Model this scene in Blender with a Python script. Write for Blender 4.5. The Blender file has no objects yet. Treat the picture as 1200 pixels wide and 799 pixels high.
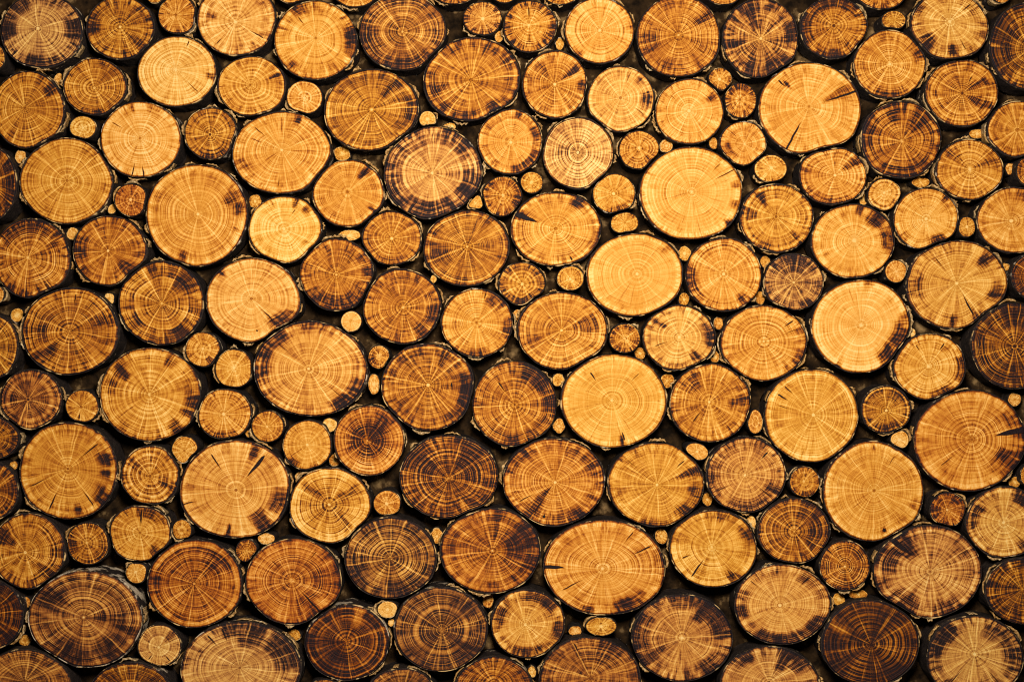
import bpy, math, random
import numpy as np

# ------------------------------------------------------------------ scale and camera
S = 1.0 / 1200.0            # metres per photo pixel on the plane of the cut faces
W0, H0 = 1200.0, 799.0
DCAM = 1900.0               # camera distance from the cut faces, in the same units
DEPTH = 48.0                # how far the slices stand out from the backing board
col = bpy.context.scene.collection

# ------------------------------------------------------------------ the slices
# id | cx cy rx ry rot | pith x y | tone streak core rim | stains ang,u0,u1,halfwidth,strength;.. | cracks ang,u0,u1,width;.. | look | landmark phrase
SLICES = """
A1|48.5 36 48 44 0|44.5 33.7|.42 .7 -.1 .9|180,.6,1,22,.8;0,.65,1,18,.8;130,.6,1,18,.6;-90,.75,1,25,.6||pale hearted slice, black streaked rim, in corner|dark rimmed corner slice
A2|140.8 33 39.5 37 0|140.8 31.7|.5 .9 .2 .5|-45,.3,1,14,.3;180,.6,1,20,.5||amber brown slice with dark rays|
A3|208 18 22.5 22 0|206 17.6|.35 .6 0 .7|||small round honey slice with notched rim|
A4|207 84 46 41 0|206 82|.12 .35 0 .2|-10,.8,1,5,.6|65,.65,.95,1;-45,.2,.9,.8|pale cream slice with fine rays|
A5|111 102 37 33.5 0|110.6 103.2|.5 .6 .15 .4|-80,.8,1,16,.6||amber slice with a faint star of rays|
A6|33 129 42.5 45 0|29 126.6|.45 .6 .2 .35|35,.65,.92,12,.9|||
A7|97 149.5 15 13 0|97 150|.25 .5 0 .3|||small honey round|
A8|-7 67 12 15 0|-7 67|.5 .6 0 .4|||dark sliver|
A9|-12 215 31 44 0|-14 215|.68 1 .2 .8|0,.6,1,40,.5||brown streaked slice|
A10|181 -6 10 9 0|181 -6|.5 .6 0 .4|||small brown sliver|
A11|277 23 45.5 43 0|276 26|.22 .6 .1 .3|165,.55,.75,9,.7|-30,.2,.95,1;-130,.4,.9,.9|pale slice with brown flecks|
A12|341 -13 20 16.5 0|341 -13|.45 .6 0 .5|||thin amber sliver|
A12b|416 -9 25 17 0|416 -9|.4 .6 0 .4|||amber sliver|
A13|369.5 47.5 48 46.5 0|370 45|.24 .4 -.1 .5|0,.75,1,22,.8;120,.75,1,14,.6;-130,.75,.9,6,.8|130,.3,.75,.9|large honey slice with brown stained right rim|
A14|295 101 39.5 35 0|293.3 99.8|.32 .45 .1 .3|20,.6,.95,5,.8||honey slice with one dark streak|
A15|356.7 114.3 20.5 19.5 0|356.6 115.2|.26 .5 0 .2|||small honey slice with bright pith|
A16|472 38 50.5 44.5 0|471.4 37.6|.6 .8 .1 .55|190,.6,1,25,.4;-90,.7,1,30,.4|-150,.3,.85,1;-45,.4,.9,.9|large brown slice crowded with rays|brown many rayed slice
A17|435 129 55 47.5 5|435.6 128.8|.46 .7 .2 .4|50,.4,1,14,.45;0,.75,1,20,.5|52,.3,.85,1.2;-115,.3,.9,.9|large amber slice streaked dark at upper right|
A18|247 156.5 31 30 0|246 158|.5 .7 .3 .3|-80,.6,1,35,.4||amber slice with brown lower half|
A19|330 179 57.5 48 0|330 176|.24 .4 .1 .25|60,.75,.9,6,.8;200,.7,.9,12,.4|140,.3,.9,.9;-95,.4,.9,.8|large pale honey slice with sparse dark flecks|
A21|532 -11 26 15.5 0|532 -11|.5 .6 0 .6|||amber sliver with dark flecks|
A22|591 -8 14 11 0|591 -8|.4 .6 0 .4|||thin honey sliver|
A23|657 -10 22 15 0|657 -10|.4 .6 0 .4|||honey sliver|
A24|565.5 22 22.5 19.5 0|565.7 22.3|.42 .7 -.1 .95|||small slice with dark scalloped rim|
A25|621 31 31 30 0|620 30|.36 .7 -.1 1.1||90,.02,.8,1.1;-90,.05,.7,.9|round slice with black scalloped rim all round|black scalloped rim slice
A26|702.5 36 40 38.5 0|702.8 36|.22 .35 0 .25|-130,.8,.95,6,.7;10,.75,.95,8,.4||pale honey slice with few stains|
A27|552.5 93 56.5 49 12|552 94|.45 .7 .1 .6|63,.65,.95,5,.7;-165,.6,.85,9,.6;-100,.8,1,14,.6;-50,.75,1,10,.6||big tilted oval amber slice with patchy rim|big tilted amber oval
A28|650.5 99 38 39 0|650 99|.34 .6 .4 .4|35,.3,.9,9,.8;-5,.75,1,12,.8;130,.3,.8,12,.4||honey slice with dark streak and stained right rim|
A29|727.5 116 39 38 0|727 115|.2 .45 0 .3|-2,.68,.92,17,1.;40,.7,.9,10,.4|-35,.3,.9,.8|pale slice with black right patch|
A30|598 166 38 38 0|598.6 167|.28 .4 0 .45|-50,.75,1,35,.75;20,.7,1,15,.5;75,.8,.95,6,.8||honey slice with brown lower right rim|
A31|677.5 179.5 41.5 41.5 0|677 179|.26 .8 .5 .3|180,.2,.6,20,.3||dark hearted slice with bright white rings|white ringed dark hearted slice
A32|501 140.5 9 9.5 0|501 140|.15 .2 0 .1|||tiny pale round chip|
A35|795.5 43 49 47 0|795 41.6|.44 .7 .3 .4|35,.5,1,10,.5;-110,.6,.9,12,.4;190,.5,.9,14,.4|35,.6,.95,1.3;-35,.3,.8,.9|large amber slice with crack to upper right|
A36|848 -11 22 16.5 0|848 -11|.4 .6 0 .5|||honey sliver|
A37|891.5 45 45 46 0|891.5 45.6|.5 1.3 .1 1.|110,.3,1,14,.7;-170,.45,1,9,.8;10,.7,1,18,.7;-110,.5,1,9,.7;-60,.7,1,14,.6||large slice with dark wedge shaped spokes|dark spoked slice
A38|977 33 39.5 36 0|977 30.5|.45 .8 .4 .8|90,.65,1,60,.8;180,.7,1,30,.7;-90,.8,1,30,.6||orange slice with blackened upper rim|
A39|844 93 13 12.5 0|843 93.3|.4 .6 -.1 .8|||tiny orange slice with dark rim|
A40|868 118 18.5 20 0|867 117|.4 .7 -.1 .9|90,.6,1,50,.5||small upright slice with dashed dark rim|
A41|808 131 40 38 0|807.5 130|.24 .4 0 .25|30,.65,.9,10,.6|140,.3,.8,.7|pale honey slice with soft rays|
A42|949 128 59.5 55 -8|948 125|.2 .35 .05 .2|22,.3,.95,9,.3;135,.6,.75,3,.8|18,.1,1,2;-118,.15,.98,1.8;140,.55,.9,1.3;30,.3,.95,.9|big pale slice with splits at right and below|big split pale slice
A43|871 168 27 25.5 0|872.6 169|.3 .4 0 .55|200,.6,1,30,.5||small honey slice with brown speckled rim|
A44|749 176 23.5 22.5 0|749 174|.42 .7 .1 .5|-50,.6,1,15,.5||small amber slice with dark lower right|
A45|1033 -13 31 24 0|1033 -13|.45 .8 0 .8|||wide amber sliver with black flecks|
A46|1047.5 24 13.5 10.5 0|1048 24|.5 .8 0 .7|||tiny oval amber slice with dark blotches|
A47|1113 31 46 39.5 -8|1113 25.5|.28 .6 0 .6|-85,.65,.9,9,.9;-140,.6,.95,14,.7;160,.8,1,15,.5|40,.3,.9,1.1;-60,.3,.9,.9|large honey slice with black flecks and ragged rim|speckled ragged slice
A48|1205 54 45 51 0|1207 58|.6 1.2 .2 1.|150,.5,1,22,.8;195,.5,1,20,.8||dark striped brown slice|
A49|1042.5 75.5 42 39.5 0|1042.7 75.4|.34 .45 .05 .4|-90,.8,1,30,.6;20,.75,1,14,.5||golden slice with orange tinted rim|
A50|1127.5 109 42.5 39 0|1127.5 109.5|.44 .7 .4 .4|-25,.2,.9,14,.5;30,.2,.8,14,.4|60,.2,.6,1|amber slice with brown heart and bright cross of rays|
A51|1194 152 37 33 0|1192 152.5|.4 .6 .1 .4|||amber honey slice|
A52|1056 164 47.5 45 0|1057 165.6|.54 1. .1 .8|45,.35,1,18,.7;-80,.7,1,45,.5;170,.75,1,14,.6;110,.5,.95,9,.6||brown slice with dark upper right wedge|
A53|1174 -5 9 8 0|1174 -5|.6 .6 0 .5|||dark sliver|
A54|77.5 212 54 50 0|78.5 211.7|.3 .4 .15 .25|||large even honey slice with close rings|
A55|164.5 163.5 47.5 44 0|164 162|.14 .3 0 .25|105,.75,.95,5,.6;70,.8,.95,10,.5|-102,.5,.98,1.1;-84,.6,.98,1.1;150,.3,.9,.8|pale slice with two short black cracks at bottom|twin cracked pale slice
A56|153.5 234.5 19 18.5 0|153 234|.6 .8 0 .6|||small dark amber slice with spiky pale rim|
A57|230.5 252 59.5 59.5 0|232 251|.26 .35 .1 .25|25,.6,1,10,.6;8,.75,.95,7,.8;-110,.8,.95,6,.7|22,.45,.9,.9|very large golden slice with brown stain at right|very large golden slice
A58|37 303 44.5 47 0|33 302|.48 .9 .1 .8|90,.6,1,55,.6||brown slice with dark upper rim|
A59|128.5 294 43 41 0|126.6 294|.45 .6 .2 .5|180,.6,1,25,.4;-45,.5,1,18,.4||amber slice with fine dark rings|
A60|189 355 50 49 0|189.7 355.7|.5 .8 .2 .7|50,.55,1,22,.7;-60,.7,1,25,.7;-145,.6,.9,14,.6;-100,.8,1,14,.5||large amber brown slice with patchy black rim|
A62|334 269 43 39 0|332.5 268|.12 .35 .05 .2|65,.7,.95,5,.8;40,.75,.9,8,.5|60,.35,.7,.8|pale cream slice crossed by bright rays|
A63|408 226.5 42 39 0|407.3 225|.3 .3 0 .2|50,.55,1,9,.8;-35,.8,1,4,.9|48,.5,.95,1.1|golden orange slice with stain at upper right|
A64|459 279 34.5 31.5 0|459 279.6|.46 .6 .15 .3|-90,.75,1,30,.3||orange amber slice with clear rings|
A65|507.5 203 57.5 54 0|506.6 203|.34 .8 0 .95|-20,.65,1,26,.7;-95,.65,1,35,.6;40,.7,1,14,.6;-155,.8,1,18,.7||large pale hearted slice with dark mottled rim|pale hearted mottled slice
A66|395 322 43 42 0|394 322|.45 .7 .25 .5|-90,.6,1,55,.5;10,.75,1,18,.5|50,.2,.9,.9|amber slice with charred lower rim|
A67|296.5 352 55 49.5 -6|294.5 350|.18 .35 .05 .25|-38,.7,.95,18,.8;140,.85,1,6,.8|-45,.1,.9,1.1;-80,.72,.8,1.4|large pale slice with purple crack at lower right|pale slice with purple crack
A70|471 359 45.5 43.5 0|472.4 360|.48 .7 .3 .5|-10,.7,1,30,.7;-50,.6,1,14,.6|130,.2,.7,.9|amber slice with dark right rim|
A71|588.5 230 23 23 0|589.5 229|.5 .8 .1 .7|-20,.6,1,25,.6||small amber slice with scorched right side|
A72|623 214 12.5 12 0|623 214|.4 .6 -.1 .5|||tiny round orange slice|
A73|557.3 237.5 8 8.5 0|557 238|.3 .3 0 .2|||tiny orange chip|
A74|546.5 290.5 50 44.5 0|547.5 289|.48 .7 .3 .4|190,.4,.8,14,.4|45,.3,.95,.8|amber slice with sharp concentric rings|
A75|651.5 268.5 52.5 43.5 0|651 268|.24 .35 .05 .35|160,.5,.97,4,1.2;48,.75,.95,10,.8;-15,.85,1,14,.5|160,.35,1,4.5;-62,.75,.95,1.4|oval honey slice with black wedge at its left|oval slice with black wedge
A76|719.5 227 25 23 0|719 227|.3 .4 0 .4|-70,.7,1,45,.6||small honey slice with brown underside rim|
A77|732 261.5 15.5 12.5 0|732 261|.3 .5 0 .4|||tiny oval honey slice|
A78|611.5 332.5 27 25 0|612 333|.46 .7 0 .7|-90,.65,1,40,.5||small amber slice with dark lower rim|
A79|668.5 326 15.5 14 0|668 327|.34 .5 -.1 .5|||tiny honey slice with pale pith|
A80|744 322 56.5 48.5 0|746.5 321|.19 .15 .02 .12|40,.8,.95,6,.35||large smooth yellow slice almost free of stains|smooth yellow slice
A82|810 226.5 60 54.5 0|810.5 225|.16 .22 .08 .15|10,.85,.93,5,.8;-15,.85,.93,5,.9;-40,.9,.98,4,.8|28,.3,.98,.9;45,.5,.9,.8|very large smooth golden slice with tiny dark dots|very large smooth golden slice
A83|910.5 255.5 43.5 40 0|909.5 254|.34 .6 .15 .45|130,.45,.9,8,.6;-110,.8,1,14,.6;-45,.6,1,6,.6;175,.5,1,12,.4|-48,.4,.9,1|honey amber slice with bright crossing rays|
A84|903 197.5 19 15.5 0|904 197|.26 .5 0 .5|||small flat oval honey slice|
A85|848 322 44.5 42.5 0|848 321|.26 .5 .05 .45|190,.75,1,25,.7;-50,.7,1,10,.5||honey slice with purple left rim|
A86|930 330.5 34.5 33.5 0|930 331|.45 .8 .4 .6|90,.4,1,60,.5;-55,.7,1,14,.6||grey brown slice with dark heart|
A87|976 206 39.5 34 0|978.4 205.6|.3 .5 .1 .5|35,.35,1,10,.6;-90,.85,1,45,.5|28,.3,.95,.9|honey slice with wedge stain at upper right|
A89|999.5 282.5 48.5 43.5 0|1001 282|.2 .3 0 .3|45,.6,1,14,.9;5,.7,1,25,.75;80,.75,.95,6,.8|45,.5,.95,1.2|slice pale on left and black stained on right|half stained pale slice
A90|1136.5 199 39.5 35 0|1136.5 198.5|.34 .6 .25 .35|140,.4,.9,14,.4;20,.2,.8,14,.4||honey slice with brown heart and rays|
A91|1036.5 228 19 18 0|1036 226|.28 .7 0 .5|||small honey slice with flecked rim|
A92|1085.5 257 38 36 0|1085.3 256.6|.2 .4 0 .3|-60,.75,1,18,.8;50,.8,1,8,.6;-140,.8,.95,8,.4||pale slice with dark stain at bottom right|
A93|1133 266 9.5 11 0|1133 266|.42 .6 -.1 .5|||tiny upright orange slice|
A94|1189 258 43.5 38.5 0|1184.7 259|.28 .5 .1 .3|60,.6,1,25,.3||honey slice with brown top|
A95|1121 333.5 59 52 5|1121 332|.26 .5 .1 .4|-15,.7,.95,12,.8;-95,.75,.95,6,.7;-60,.85,1,14,.6;40,.6,.95,9,.7;185,.7,1,18,.4|-62,.05,.95,1.5;-98,.55,.9,1.3;40,.45,.95,1.3;130,.3,.8,.9|large honey slice with crooked crack below its pith|slice with crooked crack
A96|1050 318 12 12.5 0|1050 318|.28 .4 0 .3|||tiny round honey slice|
A97|1214 324 29 27 0|1214 324|.75 1. .2 .6|||dark brown slice|
A99|1206 200 14 17 0|1206 200|.62 .8 .1 .6|||small orange brown slice|
A102|82 388 57 51 0|81.5 388|.52 .75 .35 .4|180,.5,1,20,.4;20,.6,1,12,.4;-135,.4,1,12,.4|80,.5,.9,1.1;50,.3,.9,.9;-125,.3,.9,.9|very large amber brown slice with strong target rings|large slice with target rings
A103|-10 406 31 38 0|-12 406|.55 .8 .2 .6|||amber brown slice|
A104|-5 345 9 9 0|-5 345|.4 .6 0 .4|||tiny amber sliver|
A105|36 468 36 34.5 0|33 468|.68 1.1 .3 .6|180,.4,1,20,.4||dark brown slice with purple streaks|
A106|96 476 19 18.5 0|95 477|.38 .6 .1 .4||-100,.2,.95,1.2|small honey slice with thin radial crack|
A107|176 462 59 54.5 0|175 462|.3 .55 .1 .45|140,.55,.9,10,.8;-15,.75,1,14,.8;-50,.75,1,10,.7;165,.7,.9,12,.6;55,.7,.9,8,.6|-45,.4,.95,.9|very large honey slice with brown stains|
A108|237.5 409.5 20 20 0|237.5 408.5|.38 .5 .05 .4|-60,.6,1,20,.5||small orange slice with dark lower edge|
A110|274 432 22 22.5 0|274.5 431|.28 .4 0 .25|||small plain honey slice with hollow pith|
A111|363.5 432 66 56 -4|361.5 432|.28 .5 .1 .4|150,.75,1,30,.7;-35,.8,1,30,.7;185,.7,1,16,.5;80,.85,1,20,.4|140,.3,.85,.9;-40,.3,.95,.9|huge oval slice with dark upper left rim|huge oval slice
A112|411.5 376.5 11.5 11.5 0|411 376|.16 .3 0 .2|||tiny pale slice with speckled pith|
A113|444 418.5 12 13 0|444 417|.44 .7 0 .6|200,.4,1,60,.5||tiny half dark orange slice|
A114|501.5 453.5 54.5 51 0|501.6 451|.46 .7 .3 .5|-15,.75,1,35,.55;60,.5,1,7,.7;110,.7,1,16,.3|62,.3,.9,1.1;135,.3,.8,.9;0,.5,.55,6|large amber slice with dark right rim|
A115|263 485 31.5 29.5 0|262 485|.3 .5 0 .4|-90,.75,1,40,.5||honey slice with brown lower rim|
A118|559 378.5 42 39.5 0|558.5 378|.28 .45 0 .4|50,.65,1,20,.6;-10,.75,1,16,.7;-95,.8,1,28,.5|72,.6,.95,1|honey slice with patchy brown right rim|
A119|659 387.5 53 45 0|658 387|.36 .5 .3 .35|-160,.5,.9,12,.3;15,.3,.8,16,.4||oval amber slice with fine dense rings|
A120|602.5 473.5 49.5 49.5 0|603 474|.46 .7 .25 .5|60,.6,1,30,.6;10,.7,1,25,.6;-90,.75,1,35,.4|125,.2,.7,1.2|amber slice, black upper right rim|
A121|719.5 469.5 62 54.5 0|717 469|.22 .2 .03 .12|-75,.8,.95,4,.8|128,.45,.8,1.3;-72,.6,.9,1.4;45,.4,.8,.8|large smooth pale slice with short crack at upper left|smooth pale cracked slice
A122|732 396.5 18 16.5 0|732 396.5|.46 .7 -.15 .95|||small amber slice ringed by dark rim|
A124|796 396 42 38 0|796 395|.22 .4 0 .5|5,.7,1,22,.8;-50,.6,1,12,.6;145,.5,.95,7,.6;-95,.85,1,30,.4|-48,.4,.95,1.5;200,.1,.8,.9|pale slice with black stained right rim|
A125|895 402 51 43.5 0|895 400|.28 .4 .1 .35|-25,.8,1,20,.5;15,.8,.95,6,.6|35,.5,.95,1.2;20,.3,.9,.8|large honey slice with neat rings and faint rays|
A126|832.5 472 47.5 45.5 0|831 471|.34 .7 .2 .4|130,.4,.9,16,.4;0,.5,1,14,.4|-130,.1,.7,1.1|honey amber slice with crossing pale rays|
A127|951 487 55 54 0|953 486|.22 .4 .08 .3||150,.5,.9,1.4;135,.5,.9,1.1;165,.3,.8,.8|pale slice with upper left cracks|
A129|1009 382 57.5 54.5 12|1009 381|.1 .15 .1 .15|-20,.72,1,30,.85;-50,.74,1,16,.95;-120,.9,1,4,.8;80,.88,.98,8,.5||large palest slice with orange stain along right rim|palest large slice
A130|1089.5 429.5 42 38.5 0|1088 429|.2 .4 .05 .35|0,.78,1,25,.7;-60,.8,1,25,.7|55,.45,.85,1.2;120,.4,.8,.9|pale slice with dark right and lower rim|
A131|1189 405 51 50.5 0|1189 405.7|.80 1.3 .1 .8|-120,.4,1,40,.4;90,.5,1,35,.5;165,.75,.9,6,.9||large purple brown slice|purple brown slice
A132|1038.5 480 29 28 0|1038.5 481|.5 .8 .1 .7|-90,.6,1,45,.5;60,.5,1,18,.5||small brown slice with dark rim|
A133|1136.5 516 65.5 58.5 6|1139 514.5|.32 .45 .2 .3|-30,.55,1,18,.75;5,.8,1,14,.6;25,.75,1,12,.5|10,.35,1,5.5;-140,.2,.8,.9|huge amber slice with long black split at right|huge split amber slice
A135|80 551.5 57 57 0|79.5 549|.34 .45 .1 .35|-8,.7,.85,5,.8;15,.65,.9,10,.6;-40,.75,1,10,.7;-75,.75,.9,5,.8|40,.1,.9,1.2;-55,.3,.95,1.1;-115,.3,.95,1.3;-155,.2,.9,1|very large round honey slice with several radial cracks|round slice with radial cracks
A136|-5 513 27 24 0|-5 513|.72 1.1 -.4 .8|||dark slice with pale heart|
A137|-10 575 31 34 0|-10 575|.7 1. .2 .6|||dark brown slice|
A138|176.5 557 34.5 34.5 0|175.7 557.7|.36 .8 .3 .4|140,.4,.9,10,.5;-30,.4,1,14,.5||honey slice with brown blotched heart|
A139|216.5 527 15 15.5 0|216 528|.32 .5 0 .3|||small pale amber slice|
A140|275.5 573 65 57.5 0|276.5 574|.24 .4 .08 .3|-50,.6,1,14,1.;-15,.7,1,14,.7;-100,.75,1,4,.8;65,.7,.95,6,.7|50,.2,.9,3.2;125,.3,.9,1.2;-100,.6,.95,1.6;-165,.6,1,1|huge pale slice with black crack and stained lower right|huge pale slice with black crack
A141|164 625 36.5 33 0|164 624|.3 .45 .05 .35|70,.6,1,35,.4;-50,.7,1,14,.5|85,.05,.95,1.6;-45,.4,.9,1|honey slice with black crack going up|
A142|213 621 10.5 11.5 0|213 621|.46 .5 0 .3|||tiny amber round|
A143|103 636.5 25 24.5 0|102 636|.56 .9 .2 .6|180,.5,1,25,.4||small brown slice with dark lower edge|
A144|33 645.5 43 44 0|29.5 647|.46 .9 .1 .6|145,.4,.9,14,.8;-40,.5,1,14,.6;0,.6,1,15,.5||large amber slice with dark patches|
A145|313.5 499.5 18.5 18 0|313 500|.4 .5 .05 .35|||small amber slice with faint rays|
A146|360 521.5 28.5 29 0|360 521|.24 .25 0 .3|-130,.75,1,18,.6;-80,.85,1,20,.3||plain honey slice with smooth face|
A147|432.5 516 41 41 0|430.3 516|.42 .9 3.6 .1|50,.4,.9,25,.5||orange slice with very dark heart|dark hearted orange slice
A148|386.5 592 47.5 44 0|385.7 591|.26 .7 .9 .2|140,.3,.9,8,.5;30,.3,.9,12,.4;-50,.4,.9,9,.5||honey slice with dark brown starburst heart|
A149|453.5 589.5 15.5 14.5 0|453 590|.46 .6 0 .4|||tiny amber slice with streaked lower half|
A150|457.5 653.5 54 47.5 0|457 654|.68 .8 .3 .5|-60,.6,1,40,.4;190,.5,1,20,.3||large dark brown slice with fine rings|
A151|289 645 12 12.5 0|289 645|.64 .7 0 .6|||tiny dark brown round|
A155|526 559 57 49.5 0|525.7 560|.70 1.7 .5 .5|40,.3,1,25,.5;150,.4,1,22,.4||large almost black slice with orange rays|almost black slice
A156|649 564.5 59.5 51 0|650.5 565|.36 .7 .15 .5|-130,.2,1,12,.7;-60,.7,1,20,.4;150,.8,1,18,.4;25,.7,1,15,.4|-125,.15,.9,1.6;-152,.3,.9,1;-108,.75,.85,3|large honey slice with dark wedge at lower left|slice with dark lower left wedge
A157|575 645 58.5 50 0|577 645|.52 .8 .3 .4|0,.3,1,50,.4;80,.3,1,7,.5|130,.4,.9,.8|large amber slice with brown right half|
A158|708.5 665 72 55.5 -4|706 666|.26 .45 .08 .25|-110,.85,.95,10,.8;-55,.72,1,20,.8;10,.85,1,12,.4|178,.55,1,3.2;-152,.2,.9,1.1;25,.4,.95,1.3;50,.5,.95,1;100,.55,.9,1|largest oval slice with short split at left edge|largest oval slice
A159|769 567.5 56 49 0|770 568|.28 .5 .15 .35|20,.5,.95,7,.6;-40,.75,1,14,.7;-95,.85,1,20,.5;-10,.7,1,10,.6|42,.5,.9,1.1;-50,.5,.95,1.1;18,.5,.85,.9;140,.4,.9,.8|large honey slice with flecks along lower right|
A160|874.5 556.5 46.5 44 0|873 556.5|.38 .6 .05 .75|-85,.75,1,40,.5;180,.75,1,22,.5;-25,.6,1,9,.6|45,.5,.85,1.6;-40,.3,.9,1.1;-150,.3,.9,1|honey slice with grey brown weathered rim|
A161|943 564.5 17 17.5 0|942 564|.48 .7 -.1 .7|-80,.6,1,30,.4||small amber slice with white pith|
A162|885 494 8 13.5 0|885 494|.36 .5 0 .3|||tiny tall oval orange slice|
A163|816.5 529 13 9 -15|817 529|.24 .4 0 .2|||tiny flat pale slice|
A164|836 642.5 51 45 0|834 641|.28 .5 .1 .35|-55,.75,.95,8,.8;75,.75,.95,16,.6;20,.75,1,14,.5|-125,.15,.95,1.5;-55,.5,.95,1.4;-160,.4,.8,1|large honey slice with black cracks at its bottom|
A165|930.5 622 42 38 0|930.7 622.6|.62 .8 .5 .4|0,.4,1,40,.4;60,.4,1,15,.4||brown slice with bright golden rays|
A167|1023.5 575.5 59.5 58.5 0|1024.5 574.5|.26 .4 .1 .2|-15,.8,.95,7,.4;-75,.78,.88,3,1.;90,.85,.88,2,1.|-76,.76,.88,2.6;60,.4,.9,.8|very large round honey slice with tiny forked crack|round slice with tiny forked crack
A168|1054.5 515 10 10.5 0|1054 515|.14 .3 0 .2|||tiny pale rounded chip|
A169|1111 597 21 19.5 0|1110 597|.58 1. .1 .7|180,.4,1,25,.5;45,.5,1,18,.4||small dark orange slice with star of rays|
A170|1178 612 46 41.5 0|1176 612|.32 .5 0 .6|50,.65,1,20,.9;170,.75,1,18,.6;150,.6,.9,8,.6;-45,.7,1,12,.5|148,.3,.9,1.2;-45,.1,.9,.9|honey slice with black block at upper right|
A171|1087.5 669.5 64 54 0|1090 669.5|.36 .8 .15 .5|135,.45,1,14,.8;165,.6,1,16,.6;-130,.6,1,25,.4;-60,.7,1,20,.4|140,.45,1,5;30,.4,.95,1;-150,.4,.9,1|very large honey brown slice with dark notch at upper left|large slice with dark notch
A172|1204 557 7 11 0|1204 557|.5 .5 0 .4|||tiny amber sliver|
A173|100 725 66.5 57 0|98 723|.6 .7 .2 .5|145,.4,1,22,.5;-120,.5,1,25,.4;-45,.5,1,20,.4;0,.2,.7,20,.3|50,.4,.95,1|very large dark brown slice under a strip of white bark|dark slice with white bark
A174|-12 720 39 41 0|-14 720|.98 1. .3 .6|||nearly black slice|
A175|160 671 12 11.5 0|159 670|.26 .5 -.1 .4|||tiny honey slice with star shaped pith|
A176|228 683.5 55.5 51.5 0|227.6 683.4|.58 .7 .4 .3|45,.3,1,20,.4;180,.7,1,20,.3|55,.3,.9,1|large orange brown slice with wide rings|
A177|186.5 756 25.5 24 0|186 758|.4 .6 .1 .4|40,.4,1,15,.4|-50,.3,.95,1.1;-130,.3,.9,1|small grey brown slice|
A178|28 805 55 44 0|29 798|.64 .8 .3 .5|||large dark brown slice|
A179|153 815 49 39 0|153 815|.74 1. .2 .6|||dark slice with orange rays|
A180|282 783 70.5 54.5 0|281 782|.4 .6 .05 .6|75,.5,.95,25,.6;20,.6,1,25,.7;110,.7,.95,8,.8|115,.55,.95,2;135,.5,.95,1.3|huge grey honey slice with dark right side|huge grey honey slice
A181|344 681 56 50 0|342 680|.52 .7 .3 .3|0,.5,1,30,.3;-60,.5,1,20,.3|-48,.1,1,1.8;135,.2,.7,.9;50,.4,.9,.9|orange brown slice with crack to lower right|
A182|406.5 752.5 49.5 44 0|405.6 751|.96 .8 .3 .4|-120,.3,1,40,.4;60,.4,1,15,-.4||dark umber slice with white lit bark on top|
A183|454.5 714 11.5 9 0|454 714|.12 .2 0 .1|||tiny cream chip|
A185|471 812 40 29 0|471 812|.76 .9 .2 .5|||dark brown slice|
A186|381 806 18 9.5 0|381 806|.6 .6 0 .4|||thin brown sliver|
A187|516.5 737 54 49.5 0|518 738|.82 .7 .4 .4|-60,.4,1,50,.3||large dark brown slice with fine pale rays|
A188|618.5 730.5 43 40 0|615.6 731.4|.3 .6 -.05 .8|80,.7,1,14,.7;45,.7,1,18,.7;160,.65,1,25,.6;-90,.7,1,30,.5;-10,.75,1,16,.6||slice with honey heart inside blotched brown rim|
A189|578.5 806 45 36.5 0|578.5 800|.66 .8 .2 .5|||brown slice|
A190|691 797 59 51 0|692 794|.6 .8 .2 .4|60,.3,1,15,.3|115,.5,.95,1.2|large brown slice with orange rays|
A191|704.5 733.5 17.5 10.5 0|704 733|.34 .5 0 .4|90,.15,.4,20,1;-90,.3,.5,20,1||small flat oval slice with dark dots|
A193|799.5 747 59 50.5 0|799.6 747|.44 .7 .05 .8|50,.5,1,14,.9;20,.6,1,18,.6;-45,.7,1,22,.7;180,.7,1,30,.6;90,.7,1,20,.5;-150,.4,1,9,.5||large slice with honey heart and smoky dark rim|smoky rimmed slice
A194|917 708 56.5 46.5 0|914 709|.3 .5 .05 .6|-90,.75,1,50,.75;-30,.75,1,20,.7;50,.7,.95,8,.6;185,.75,1,14,.6|45,.5,.95,1;140,.5,.95,.9|honey slice with dark stained bottom rim|
A195|902 803 58 45.5 0|901 799|.4 .6 0 .6|55,.4,1,14,.9;30,.6,1,14,.7;135,.7,1,18,.6||large slice with black wedge at upper right|
A196|990 662.5 29.5 29 0|990 663.4|.54 .9 .2 .6|40,.6,1,25,.4;-80,.75,1,30,.5||small amber slice with dark rim|
A197|1020 752.5 57.5 50 0|1021 755|1.08 .8 .25 .4|-60,.3,1,40,.3;90,.6,.95,20,-.25;155,.5,.95,12,-.35;25,.6,.95,10,-.3||large nearly black slice with chocolate heart|nearly black bottom right slice
A198|1142.5 770 56.5 48.5 0|1142 766|.42 .7 -.05 .7|140,.6,1,14,.8;165,.7,1,18,.6;45,.5,1,25,.3;0,.6,1,25,.5|-50,.2,.9,1;-130,.2,.9,1|large grey brown slice with dark upper left rim|
A199|1198 692 42 39 0|1198 690|.76 1.2 .2 .7|||dark slice with orange rays|
"""
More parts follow.
